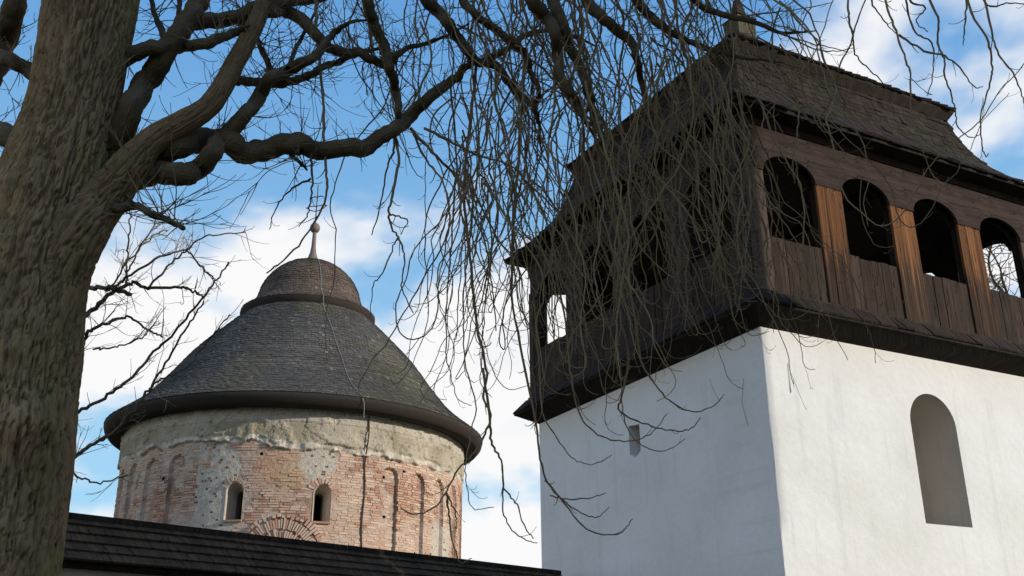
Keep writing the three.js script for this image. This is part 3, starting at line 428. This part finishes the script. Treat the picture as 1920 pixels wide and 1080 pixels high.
// trunk-like surface with furrowed bark; radius(t) in metres
const burls = [[62, 785, 0.12, 0.17], [15, 655, 0.05, 0.08], [162, 585, 0.06, 0.08], [25, 335, 0.05, 0.12]].map(([x, y, h, w]) => ({ p: at(x, y, 6.6), h, w }));
function barkTube(name, P, radius, NA, NR, parent) {
  const cv = new THREE.CatmullRomCurve3(P, false, 'centripetal'), gb = new GB(), T = V(), N = V(0, 0, 1), B = V();
  let len = 0, prev = null;
  for (let k = 0; k <= NA; k++) {
    const t = k / NA, c = cv.getPoint(t), r = radius(t); T.copy(cv.getTangent(t)); N.addScaledVector(T, -N.dot(T)).normalize(); B.crossVectors(T, N); if (prev) len += c.distanceTo(prev); prev = c;
    for (let s = 0; s <= NR; s++) {
      const a = s / NR * 2 * Math.PI, d = V().addScaledVector(N, Math.cos(a)).addScaledVector(B, Math.sin(a)); const y = c.y, q = r / 0.42;
      const fx = Math.sin(a) * 5.2 * q, fz = Math.cos(a) * 5.2 * q, warp = fbm(fx * 0.8, len * 1.5, fz * 0.8, 3) - 0.5;
      const plates = Math.abs(fbm(fx * 2.0 + warp * 2.4 + len * 0.35, len * 3.4, fz * 2.0 + warp * 2.4, 2) - 0.5) * 2, crk = Math.abs(fbm(fx * 3.2 + 7 + warp * 2, len * 7.5, fz * 3.2, 2) - 0.5) * 2;
      const am = Math.min(1, r / 0.26); const rr = r * (1 + 0.06 * (fbm(fx * 0.22, len * 0.7, fz * 0.22, 3) - 0.5) * 2) + am * (0.030 * sstep(0.02, 0.17, plates) + 0.017 * sstep(0, 0.18, crk) - 0.036) + 0.009 * (fbm(fx * 9, len * 14, fz * 9, 2) - 0.5);
      const p = c.clone().addScaledVector(d, rr); for (const b of burls) { const e = p.distanceTo(b.p) / b.w; if (e < 3) p.addScaledVector(d, b.h * Math.exp(-e * e)); }
      gb.vert(p, d, a / 2, len, barkCol(p, d));
    }
  }
  const w = NR + 1; for (let k = 0; k < NA; k++) for (let s = 0; s < NR; s++) { const a = k * w + s; gb.i.push(a, a + 1, a + w + 1, a, a + w + 1, a + w); }
  const g = gb.geo(); g.computeVertexNormals(); return mesh(name, g, M.bark, parent);
}
const along = (v) => (t) => { const x = t * (v.length - 1), i = Math.min(v.length - 2, Math.floor(x)); return lerp(v[i], v[i + 1], sstep(0, 1, x - i)) / 2; };
{
  const ctl = [[-95, 1500, 1.42], [-75, 1330, 1.08], [-40, 1080, 0.955], [-10, 900, 0.93], [18, 700, 0.89], [50, 520, 0.82], [96, 350, 0.735], [136, 200, 0.645], [172, 0, 0.70], [205, -180, 0.66], [225, -330, 0.56], [235, -520, 0.40]];
  const P = ctl.map(([x, y]) => at(x, y, 7.0)); P[0].y = -0.15; barkTube('trunk', P, along(ctl.map((c) => c[2])), 620, 260, tree);
  const fk = [[60, 720, 110], [82, 600, 122], [106, 510, 122], [140, 440, 116], [192, 374, 92], [240, 318, 74], [283, 266, 52], [343, 230, 47], [387, 203, 43], [417, 163, 40], [440, 120, 39], [460, 83, 36], [480, 43, 34], [495, 0, 32], [510, -60, 30]];
  barkTube('fork_limb', fk.map(([x, y], i) => at(x, y, 6.98 - 0.06 * (i < 4 ? 1 : 0) + Math.max(0, i - 6) * 0.05)), along(fk.map((c) => c[2] * 7 / FOCAL + 0.016)), 420, 110, tree);
}
const lines = []; // every limb, for the twigs that grow on it
const px2m = (w, d) => w / 2 * d / FOCAL * 1.0;
function limb(d0, d1, w0, w1, xy, name = 'branch', parent = tree, matl = M.limb) {
  const P = []; for (let i = 0; i < xy.length; i += 2) { const t = i / Math.max(1, xy.length - 2); P.push(at(xy[i], xy[i + 1], lerp(d0, d1, t) + 0.12 * Math.sin(i * 1.3 + w0))); }
  const n = Math.max(12, P.length * 11), c = curve(P, n), r = c.map((_, i) => px2m(lerp(w0, w1, i / n), lerp(d0, d1, i / n))); r.forEach((_, i) => { const t = clamp((i / n - 0.72) / 0.28); r[i] *= 1 - (name === 'branch' ? 0.62 : 0.1) * t * t; }); const jr = rng(Math.floor(w0 * 71 + xy[0] * 3 + 9999)); c.forEach((p, i) => { if (i) p.add(V(jr() - 0.5, jr() - 0.5, jr() - 0.5).multiplyScalar(r[i] * 0.09)); const w = i * 0.33 + w0; const am = r[i] > 0.045 ? 0.38 : 0.8; p.x += (noise(w, 3, 1) - 0.5) * r[i] * am; p.y += (noise(w, 8, 2) - 0.5) * r[i] * am; r[i] *= 1 + 0.22 * am * Math.pow(noise(i * 0.41 + w0 * 3, 5, 5), 3); });
  const gb = new GB(); gb.tube(c, r, 20, limbCol, w0 > 30 ? 0.15 : 0.24); mesh(name, gb.geo(), matl, parent); lines.push({ c, r }); return c;
}
limb(7.0, 7.25, 56, 40, [200, 362, 215, 300, 243, 207, 275, 150, 310, 100, 357, 33, 385, -20, 430, -100]);
limb(7.0, 7.15, 38, 16, [170, 140, 240, 108, 290, 88, 340, 88, 387, 80, 440, 63, 467, 48]);
limb(7.0, 7.3, 36, 26, [110, 160, 60, 137, 27, 117, 0, 105, -60, 90]);
limb(7.6, 7.4, 60, 46, [-60, 220, -20, 140, 8, 70, 25, 20, 40, -40]);
limb(7.0, 7.4, 52, 36, [75, 320, 25, 265, -10, 245, -70, 228]);
limb(7.15, 8.3, 38, 9, [318, 88, 345, 48, 387, 40, 453, 32, 500, 22, 537, 22, 570, 40, 600, 73, 627, 93, 673, 100, 727, 123, 743, 107, 767, 90, 823, 73, 880, 45]);
limb(7.2, 7.9, 26, 14, [430, 36, 490, 12, 540, 3, 600, -2, 660, -30]);
limb(6.98, 8.6, 60, 17, [190, 372, 232, 318, 267, 292, 333, 270, 387, 263, 427, 268, 463, 288, 503, 278, 553, 268, 593, 282, 653, 277, 687, 276, 710, 260, 743, 241, 773, 213, 810, 177, 847, 153, 867, 133, 890, 117, 917, 112]);
limb(8.55, 9.2, 14, 7, [905, 115, 953, 90, 983, 67, 1020, 57, 1070, 66, 1120, 88]);
limb(6.98, 7.7, 54, 11, [185, 385, 250, 338, 300, 324, 343, 326, 370, 316, 397, 290, 410, 266, 433, 247, 463, 213, 487, 177, 507, 147, 537, 133, 580, 113, 607, 87, 627, 63, 653, 43, 690, 38]);
limb(7.5, 8.1, 20, 11, [440, 150, 487, 153, 530, 157, 567, 147, 593, 133, 633, 117, 673, 101, 720, 88]);
limb(7.0, 6.8, 22, 10, [190, 392, 225, 389, 250, 386, 280, 399, 315, 414, 344, 428], 'broken_branch');
limb(7.2, 7.5, 16, 7, [318, 85, 300, 50, 283, 0, 270, -50]); limb(7.2, 7.5, 14, 7, [322, 80, 332, 40, 338, 0, 345, -50]);
limb(7.6, 7.8, 14, 4, [513, 145, 490, 90, 470, 50, 455, 10]); limb(7.6, 7.8, 11, 4, [540, 130, 560, 80, 580, 45, 600, 0]);
limb(7.5, 7.7, 12, 5, [565, 285, 545, 290, 558, 300, 575, 318], 'broken_branch');
// the great limb overhead, above the picture, from which the curtain of twigs hangs
limb(7.0, 8.6, 96, 30, [215, -240, 300, -330, 480, -380, 700, -350, 900, -280, 1100, -230, 1300, -230, 1500, -240]);
limb(8.4, 9.0, 34, 10, [1380, -235, 1550, -200, 1700, -170, 1850, -130, 1990, -120]);
limb(7.6, 8.2, 30, 14, [600, -370, 680, -200, 690, 0, 700, 40, 720, 87, 730, 127, 740, 167, 748, 213, 741, 240]);
limb(7.7, 8.8, 32, 9, [720, -350, 780, -80, 800, 0, 817, 17, 840, 43, 857, 70, 877, 97, 893, 117, 927, 120, 947, 143, 967, 173, 1000, 200, 1010, 233, 1015, 283]);
limb(7.9, 8.8, 22, 7, [800, -320, 850, -60, 870, 0, 890, 27, 927, 53, 957, 77, 983, 100, 997, 140, 1010, 173, 1004, 200, 1015, 260]);
limb(8.0, 8.8, 34, 10, [960, -260, 1020, -80, 1037, 0, 1053, 40, 1067, 83, 1087, 127, 1103, 173, 1113, 207, 1123, 247, 1135, 300]);
limb(7.9, 8.5, 38, 9, [900, -280, 975, -60, 997, 0, 1023, 30, 1040, 63, 1045, 97, 1052, 140, 1066, 170, 1083, 192, 1092, 220, 1112, 252]);
limb(8.2, 9.0, 34, 8, [1040, -240, 1080, -60, 1100, 0, 1127, 30, 1160, 60, 1183, 80, 1193, 105, 1203, 150, 1215, 210, 1240, 270]);
limb(8.3, 9.0, 26, 7, [1120, -230, 1170, -60, 1193, 0, 1223, 33, 1243, 50, 1280, 73, 1330, 92, 1390, 108, 1470, 118]);
limb(8.3, 8.9, 20, 6, [1210, -230, 1260, -60, 1300, 0, 1345, 25, 1410, 40, 1470, 62, 1530, 58]);

// twigs: all of them joined in one mass
const TW = new GB(), Rw = rng(2024); let twigTone = 1;
const rv = (s) => V(Rw() - 0.5, Rw() - 0.5, Rw() - 0.5).multiplyScalar(2 * s);
const twc = () => { const b = (0.75 + 0.5 * Rw()) * twigTone; return [0.215 * b, 0.155 * b, 0.085 * b]; };
function sideTwig(gb, p, dir, len, r, sub = true, lift = 1) { // runs out, sags, then turns up at the tip
  const n = Math.max(5, Math.min(12, Math.round(len / 0.06))), pts = [p.clone()], d = dir.clone().normalize(); const c = twc();
  for (let i = 1; i <= n; i++) { const t = i / n; d.add(rv(0.14)); d.y += lerp(-0.14, 0.40 * lift, t); d.normalize(); pts.push(pts[i - 1].clone().addScaledVector(d, len / n)); }
  gb.tube(pts, pts.map((_, i) => lerp(r, Math.max(0.0016, r * 0.42), i / n) * (i === n ? 1.25 : 1)), 4, c);
  if (sub && len > 0.22) { const m = 1 + Math.floor(Rw() * 3); for (let k = 0; k < m; k++) { const i = 1 + Math.floor(Rw() * (n - 1)); const dd = V().subVectors(pts[Math.min(n, i + 1)], pts[i]).normalize().add(rv(0.8)); sideTwig(gb, pts[i], dd, len * (0.25 + 0.35 * Rw()), r * 0.7, false, lift); } }
  return pts;
}
function strandAlong(gb, pts, r0, r1, dens, lenS) {
  const L = pts.length; gb.tube(pts, pts.map((_, i) => lerp(r0, r1, i / (L - 1)) * (0.9 + 0.25 * Rw())), 5, twc());
  let acc = 0, next = 0.15 * Rw(); for (let i = 1; i < L; i++) { acc += pts[i].distanceTo(pts[i - 1]); if (acc > next) { next = acc + (0.10 + 0.26 * Rw()) / dens; const t = V().subVectors(pts[i], pts[i - 1]).normalize(); const d = t.multiplyScalar(0.75).add(rv(0.95)); d.z *= 0.9; sideTwig(gb, pts[i], d, lenS * (0.25 + 1.0 * Rw() * Rw() + 0.2 * Rw()), Math.min(0.0055, lerp(r0, r1, i / L) * 0.55)); } }
}
function kink(pts, a) { return pts.map((p, i) => i && i < pts.length - 1 ? p.clone().add(rv(a)) : p); }
function strand(d0, d1, w0, w1, xy, dens = 1, lenS = 0.35) { const P = []; for (let i = 0; i < xy.length; i += 2) P.push(at(xy[i], xy[i + 1], lerp(d0, d1, i / Math.max(1, xy.length - 2)) + 0.15 * (Rw() - 0.5))); const n = P.length * 5; const c = kink(curve(P, n), 0.007); strandAlong(TW, c, px2m(w0 * 0.72, d0), px2m(w1 * 0.6, d1), dens, lenS); }
// hanging strands that stand clear of the mass
strand(7.6, 8.0, 12, 5, [590, -60, 593, 0, 593, 67, 600, 127, 607, 200, 607, 267, 611, 320, 613, 360, 603, 393, 578, 436, 540, 480, 500, 512], 0.7, 0.3);
strand(7.7, 7.9, 8, 3, [583, 285, 585, 330, 583, 370, 575, 405, 560, 425], 0.9, 0.25);
strand(7.9, 8.1, 7, 3, [582, 335, 545, 355, 515, 395, 505, 430], 0.8, 0.3);
strand(8.1, 8.3, 9, 4, [740, 250, 738, 283, 727, 310, 719, 363, 697, 441], 0.7); strand(8.1, 8.3, 9, 4, [742, 250, 747, 300, 736, 367, 729, 400, 734, 426, 747, 444, 756, 467, 758, 496, 753, 537, 775, 587], 0.8); strand(8.2, 8.4, 5, 3, [747, 444, 740, 456, 716, 515, 701, 533, 693, 596], 0.8); strand(8.2, 8.4, 6, 3, [729, 400, 748, 406, 764, 412, 752, 440], 0.6);
strand(8.2, 8.6, 8, 3, [775, 250, 800, 300, 830, 340, 843, 400, 838, 450, 824, 520, 820, 560], 1); strand(8.2, 8.8, 10, 4, [770, 240, 815, 290, 850, 325, 870, 360, 885, 400, 905, 440, 918, 500, 925, 560, 930, 620], 1);
strand(8.2, 8.7, 9, 4, [795, 240, 850, 268, 900, 292, 960, 312, 1005, 360, 1040, 410], 1);
strand(8.6, 9.0, 10, 4, [893, 120, 880, 250, 870, 360, 880, 470, 886, 540, 892, 600, 901, 643, 913, 702, 907, 745, 920, 779, 905, 822, 884, 856, 858, 881, 837, 920, 811, 954, 777, 964, 751, 953], 0.45, 0.25);
strand(8.9, 9.1, 6, 3, [837, 924, 843, 975, 852, 1026, 862, 1054, 884, 1047], 0.3, 0.2); strand(8.9, 9.1, 5, 3, [839, 928, 854, 962, 856, 992], 0.4, 0.2);
strand(8.7, 9.0, 8, 3, [905, 690, 918, 787, 922, 830, 939, 864, 943, 915, 947, 971, 973, 1005, 1007, 1018], 0.5, 0.3); strand(8.7, 9.0, 5, 3, [943, 915, 968, 945, 985, 990, 1000, 1010], 0.5, 0.25);
strand(8.6, 9.0, 6, 2.5, [845, 160, 856, 300, 850, 400, 845, 480, 838, 540, 837, 600, 837, 664, 847, 711, 860, 749, 884, 760], 0.4, 0.25); strand(8.6, 9.0, 6, 2.5, [885, 125, 898, 300, 885, 400, 878, 470, 870, 540, 869, 600, 873, 685, 892, 758, 884, 809, 873, 873, 875, 915, 888, 954, 926, 951], 0.35, 0.25);
strand(8.8, 9.2, 9, 3, [1105, 180, 1120, 280, 1140, 380, 1175, 500, 1193, 619, 1202, 674, 1225, 716, 1258, 753, 1299, 771, 1336, 762, 1357, 739], 0.5, 0.25); strand(8.8, 9.2, 9, 3, [1093, 220, 1098, 310, 1110, 400, 1150, 520, 1165, 600, 1179, 670, 1165, 748, 1160, 767, 1211, 795, 1258, 807, 1295, 804, 1313, 783], 0.5, 0.25);
strand(9.1, 9.3, 6, 3, [1040, 500, 1060, 600, 1070, 700, 1089, 783, 1128, 818, 1174, 827, 1221, 813, 1251, 776], 0.4, 0.25); strand(9.1, 9.3, 4, 2.5, [1165, 748, 1175, 800, 1202, 834, 1248, 845, 1285, 822], 0.4, 0.2);
strand(8.8, 9.2, 9, 3, [985, 110, 972, 300, 962, 430, 960, 560, 985, 690, 1008, 818, 1022, 896, 1054, 938, 1096, 989, 1133, 1003, 1165, 998, 1186, 973], 0.5, 0.3); strand(9.1, 9.2, 5, 2.5, [1022, 901, 1073, 952, 1119, 970, 1142, 950], 0.5, 0.2); strand(9.1, 9.2, 4, 2.5, [1031, 929, 1073, 936, 1114, 931, 1135, 924], 0.4, 0.2); strand(9.1, 9.2, 5, 2.5, [1000, 560, 1010, 680, 1020, 780, 1049, 827, 1073, 859, 1110, 871, 1147, 853], 0.5, 0.2);
for (const xy of [[1575, -200, 1590, 0, 1593, 40, 1600, 73, 1603, 100, 1633, 133, 1653, 153, 1673, 187], [1640, -190, 1660, 0, 1680, 60, 1697, 107, 1707, 140, 1708, 187, 1713, 233, 1730, 283, 1747, 323, 1773, 353], [1720, -180, 1743, 0, 1760, 40, 1758, 83, 1770, 110, 1772, 143, 1783, 177, 1792, 213, 1797, 240, 1817, 257, 1837, 253], [1820, -140, 1847, 0, 1860, 60, 1873, 103, 1900, 137, 1913, 167, 1920, 197, 1935, 240], [1800, -140, 1820, 17, 1853, 80, 1860, 123, 1860, 143, 1847, 187, 1838, 230, 1843, 277, 1848, 293, 1853, 287], [1610, -190, 1633, 0, 1657, 37, 1680, 63], [1690, -175, 1700, 0, 1703, 27, 1717, 60, 1747, 80, 1750, 113, 1748, 147, 1738, 180], [1685, 65, 1733, 95, 1767, 103, 1800, 127, 1827, 163, 1843, 162], [1790, -140, 1812, 0, 1808, 60, 1806, 85], [1780, -150, 1850, 8, 1890, 6, 1950, 10], [1700, -160, 1705, 0, 1735, 15, 1718, 40, 1740, 60]]) strand(8.5, 8.9, 8, 3.2, xy, 0.55, 0.26);
for (const xy of [[1470, 118, 1540, 140, 1600, 150], [1400, 40, 1500, 75, 1590, 98], [1460, 60, 1540, 95, 1600, 90], [1390, 30, 1480, 20, 1560, 5], [1420, 70, 1490, 110, 1530, 165], [1380, 0, 1440, 40, 1500, 60]]) strand(8.8, 9.1, 6, 3, xy, 1, 0.28);
// the curtain
const env = [[600, 300], [700, 430], [780, 520], [830, 620], [880, 730], [940, 770], [1000, 760], [1060, 740], [1120, 720], [1200, 690], [1280, 660], [1340, 600], [1400, 520], [1460, 450], [1540, 400], [1700, 330]];
const envY = (x) => { for (let i = 1; i < env.length; i++) if (x < env[i][0]) return lerp(env[i - 1][1], env[i][1], clamp((x - env[i - 1][0]) / (env[i][0] - env[i - 1][0]))); return 330; };
function hang(x, y, depth, endY, r0) { // grows downwards from a limb in short kinked steps
  const p0 = at(x, y, depth), yEnd = at(x, endY, depth).y, pts = [p0], d = V((Rw() - 0.35) * 1.0, -0.5, (Rw() - 0.5) * 0.9).normalize(), sway = V((Rw() - 0.45) * 0.16, 0, (Rw() - 0.5) * 0.1); let n = 0, hook = 0; const hk = 3 + Math.floor(Rw() * 5), hd = V(Rw() - 0.3, 0.5, Rw() - 0.5).normalize();
  while (n++ < 90) { const last = pts[pts.length - 1]; if (last.y < yEnd) hook++; if (hook > hk) break; d.add(rv(0.26)); if (hook) d.addScaledVector(hd, 0.34); else { d.y -= 0.22; d.add(sway); if (Rw() < 0.12) d.add(rv(0.45)); } d.normalize(); if (!hook && d.y > -0.15) d.y = -0.2; pts.push(last.clone().addScaledVector(d, hook ? 0.055 : 0.085)); }
  if (pts.length > 5) strandAlong(TW, pts, r0, 0.003, 0.66, 0.28);
}
for (let i = 0; i < 108; i++) { const x = 850 + 480 * Math.pow(Rw(), 1.0) + (Rw() - 0.5) * 60, y = -120 + 360 * Rw() * Rw(); hang(x, y, 8.0 + 1.8 * Rw(), lerp(Math.max(y + 120, envY(x) * 0.45), envY(x), Math.pow(Rw(), 0.75)), 0.006 + 0.008 * Rw()); }
for (let i = 0; i < 34; i++) { const x = 1050 + 330 * Rw(), y = 60 + 220 * Rw(); hang(x, y, 8.6 + 1.6 * Rw(), lerp(y + 150, envY(x), Rw()), 0.007 + 0.006 * Rw()); }
for (let i = 0; i < 15; i++) { const x = 1330 + 190 * Rw(), y = -80 + 200 * Rw(); hang(x, y, 8.6 + 1.0 * Rw(), lerp(y + 120, envY(x), Rw()), 0.006 + 0.005 * Rw()); }
for (let i = 0; i < 16; i++) { const x = 640 + 220 * Rw(), y = -60 + 160 * Rw(); hang(x, y, 7.8 + 0.8 * Rw(), lerp(y + 60, envY(x) * 0.75, Rw()), 0.006 + 0.005 * Rw()); }
for (let i = 0; i < 40; i++) { const x = 855 + 150 * Rw(), y = 120 + 230 * Rw(); hang(x, y, 8.2 + 1.4 * Rw(), lerp(480, envY(x), Math.pow(Rw(), 0.8)), 0.006 + 0.005 * Rw()); }
// finer growth on the limbs, mostly rising
lines.forEach((l, li) => { const n = l.c.length; for (let i = 3; i < n; i++) { const q = l.r[i] > 0.05 ? 0.22 : 0.36; if (Rw() > q) continue; const m = 1 + (Rw() < 0.4 ? 1 : 0); for (let k = 0; k < m; k++) { const d = rv(0.9); d.y = Math.abs(d.y) * (Rw() < 0.7 ? 1 : -1) + 0.25; sideTwig(TW, l.c[i], d, 0.2 + 0.75 * Rw() * Rw(), 0.005, true, 0.5); } } });
tag(mesh('twigs', TW.geo(), M.twig, tree), null, null, null, 'stuff');

// ================================================================ smaller tree behind the wall, left
{
  const t2 = grp('young_tree'); tag(t2, 'small bare tree with slender rising shoots behind the enclosure wall', 'tree'); const D = 15, gb0 = new GB();
  const st = [at(20, 1300, D), at(40, 1100, D), at(60, 930, D), at(80, 800, D), at(95, 690, D), at(110, 600, D), at(120, 540, D)]; st[0].y = -0.1; gb0.tube(curve(st, 40), Array.from({ length: 41 }, (_, i) => lerp(0.14, 0.06, i / 40)), 10, limbCol, 0.15); mesh('trunk', gb0.geo(), M.limb, t2);
  const L2 = (w0, w1, xy) => { const P = []; for (let i = 0; i < xy.length; i += 2) P.push(at(xy[i], xy[i + 1], D + 0.4 * Math.sin(i * 0.9 + w0 * 3))); const n = P.length * 6, c = kink(curve(P, n), 0.02), g = new GB(); g.tube(c, c.map((_, i) => px2m(lerp(w0, w1, i / n) * 0.8, D)), 7, limbCol, 0.1); mesh('branch', g.geo(), M.limb, t2); return c; };
  const cs = [L2(13, 10, [110, 545, 165, 540, 210, 540, 245, 552]), L2(14, 5, [95, 640, 150, 600, 175, 580, 210, 550, 250, 530, 275, 540, 330, 537, 360, 545, 380, 557]), L2(12, 4, [85, 720, 130, 680, 150, 655, 170, 620, 200, 605, 240, 595, 280, 620, 305, 632]), L2(10, 4, [70, 850, 110, 795, 142, 775, 195, 745, 245, 710, 285, 665, 335, 615, 380, 560, 405, 526, 429, 492]), L2(11, 4, [60, 930, 100, 890, 130, 865, 170, 835, 220, 805, 250, 770, 280, 730, 320, 665, 360, 600, 382, 565]), L2(7, 4, [200, 545, 240, 520, 295, 485, 347, 470, 375, 498, 400, 522]), L2(6, 3, [278, 540, 320, 495, 350, 470, 390, 442, 460, 435]), L2(6, 3, [236, 530, 238, 480, 243, 430, 246, 380]), L2(5, 3, [230, 530, 260, 470, 300, 400]), L2(5, 2.5, [205, 545, 240, 490, 290, 440, 314, 432]), L2(6, 3, [60, 960, 110, 880, 150, 895, 190, 905, 240, 890]), L2(5, 3, [70, 900, 140, 855, 200, 820, 260, 790]), L2(5, 3, [280, 730, 300, 712, 340, 695, 390, 640, 430, 590]), L2(5, 2.5, [175, 655, 220, 650, 270, 630, 290, 605])];
  const g = new GB(); for (const c of cs) for (let i = 2; i < c.length; i++) if (Rw() < 0.38) { const d = V().subVectors(c[i], c[i - 1]).normalize().add(rv(0.8)); d.y += 0.3; sideTwig(g, c[i], d, 0.2 + 0.9 * Rw() * Rw(), 0.0065, true, 0.35); }
  tag(mesh('twigs', g.geo(), M.twig, t2), null, null, null, 'stuff');
}
{ // tree far behind the tower, seen through the gallery
  const t3 = grp('distant_tree'); tag(t3, 'bare far tree glimpsed through the rightmost gallery arch', 'tree'); const D = 34, base = at(1900, 1500, D); base.y = 0; const top = at(1890, 560, D); const g = new GB(); g.tube(curve([base, base.clone().lerp(top, 0.4).add(V(0.2, 0, 0)), top], 20), Array.from({ length: 21 }, (_, i) => lerp(0.28, 0.1, i / 20)), 10, limbCol, 0.1); mesh('trunk', g.geo(), M.limb, t3);
  const tw = new GB(); for (let k = 0; k < 16; k++) { const f = 0.55 + 0.45 * Rw(), p = base.clone().lerp(top, f); const dir = V(Rw() - 0.5, 0.35 + 0.4 * Rw(), Rw() - 0.5).normalize(); const pts = [p]; for (let i = 0; i < 14; i++) { dir.add(rv(0.2)); dir.y += i > 8 ? -0.12 : 0; dir.normalize(); pts.push(pts[i].clone().addScaledVector(dir, 0.2)); } const b = new GB(); b.tube(pts, pts.map((_, i) => lerp(0.06, 0.02, i / 14)), 6, limbCol); mesh('branch', b.geo(), M.limb, t3); for (let i = 2; i < 14; i++) for (let m = 0; m < 2; m++) sideTwig(tw, pts[i], rv(1).add(V(0, 0.3, 0)), 0.5 + 0.8 * Rw(), 0.02, true, 0.4); }
  tag(mesh('twigs', tw.geo(), M.twig, t3), null, null, null, 'stuff');
}

// ================================================================ unseen church added on the right to throw shade on tree and wall
{
  const ch = grp('added_shade_nave'); ch.position.set(12.1, 0, -10.28); ch.rotation.y = Math.PI / 2 - SUN_AZ; tag(ch, 'added white church nave with steep roof, out of view, shading the old tree and enclosure wall', 'church'); const W = 6, Lz = 20, EHt = 10, RHt = 15;
  const gable = (z) => { const s = new THREE.Shape([[0, -0.2], [W, -0.2], [W, EHt], [W / 2, RHt - 0.25], [0, EHt]].map((p) => new THREE.Vector2(...p))); const g = new THREE.ExtrudeGeometry(s, { depth: 0.6, bevelEnabled: false }); g.translate(0, 0, z); return g; };
  mesh('gable_wall', gable(0), M.plaster, ch); mesh('gable_wall', gable(Lz - 0.6), M.plaster, ch);
  const side = (x) => { const s = new THREE.Shape([[0.604, -0.2], [Lz - 0.604, -0.2], [Lz - 0.604, EHt], [0.604, EHt]].map((p) => new THREE.Vector2(...p))); for (let i = 0; i < 4; i++) { const c = 2.6 + i * 4.9, h = new THREE.Path(); h.moveTo(c - 0.55, 3.6); h.lineTo(c + 0.55, 3.6); h.lineTo(c + 0.55, 6.6); h.absarc(c, 6.6, 0.55, 0, Math.PI, false); h.lineTo(c - 0.55, 3.6); s.holes.push(h); } const g = new THREE.ExtrudeGeometry(s, { depth: 0.6, bevelEnabled: false }); g.rotateY(-Math.PI / 2); g.translate(x + 0.6, 0, 0); return g; };
  for (const x of [0, W - 0.6]) { mesh('side_wall', side(x), M.plaster, ch); for (let i = 0; i < 4; i++) { const g = new THREE.BoxGeometry(0.06, 3.9, 1.3); g.translate(x + 0.33, 5.4, 2.6 + i * 4.9); mesh('window_pane', g, M.glass, ch); } }
  for (const s of [0, 1]) { const g = new GB(), e = 0.6, f = (x, y, z) => V(s ? W - x : x, y, z), sl = (RHt - EHt) / (W / 2); const q = [f(-e, EHt - e * sl, -0.5), f(W / 2, RHt, -0.5), f(W / 2, RHt, Lz + 0.5), f(-e, EHt - e * sl, Lz + 0.5)]; const up = q.map((v) => v.clone().add(V(0, 0.2, 0))); g.hexa([...q, ...up]); mesh('roof_slope', g.geo(), M.darkWood, ch); }
}
renderer.render(scene, camera);
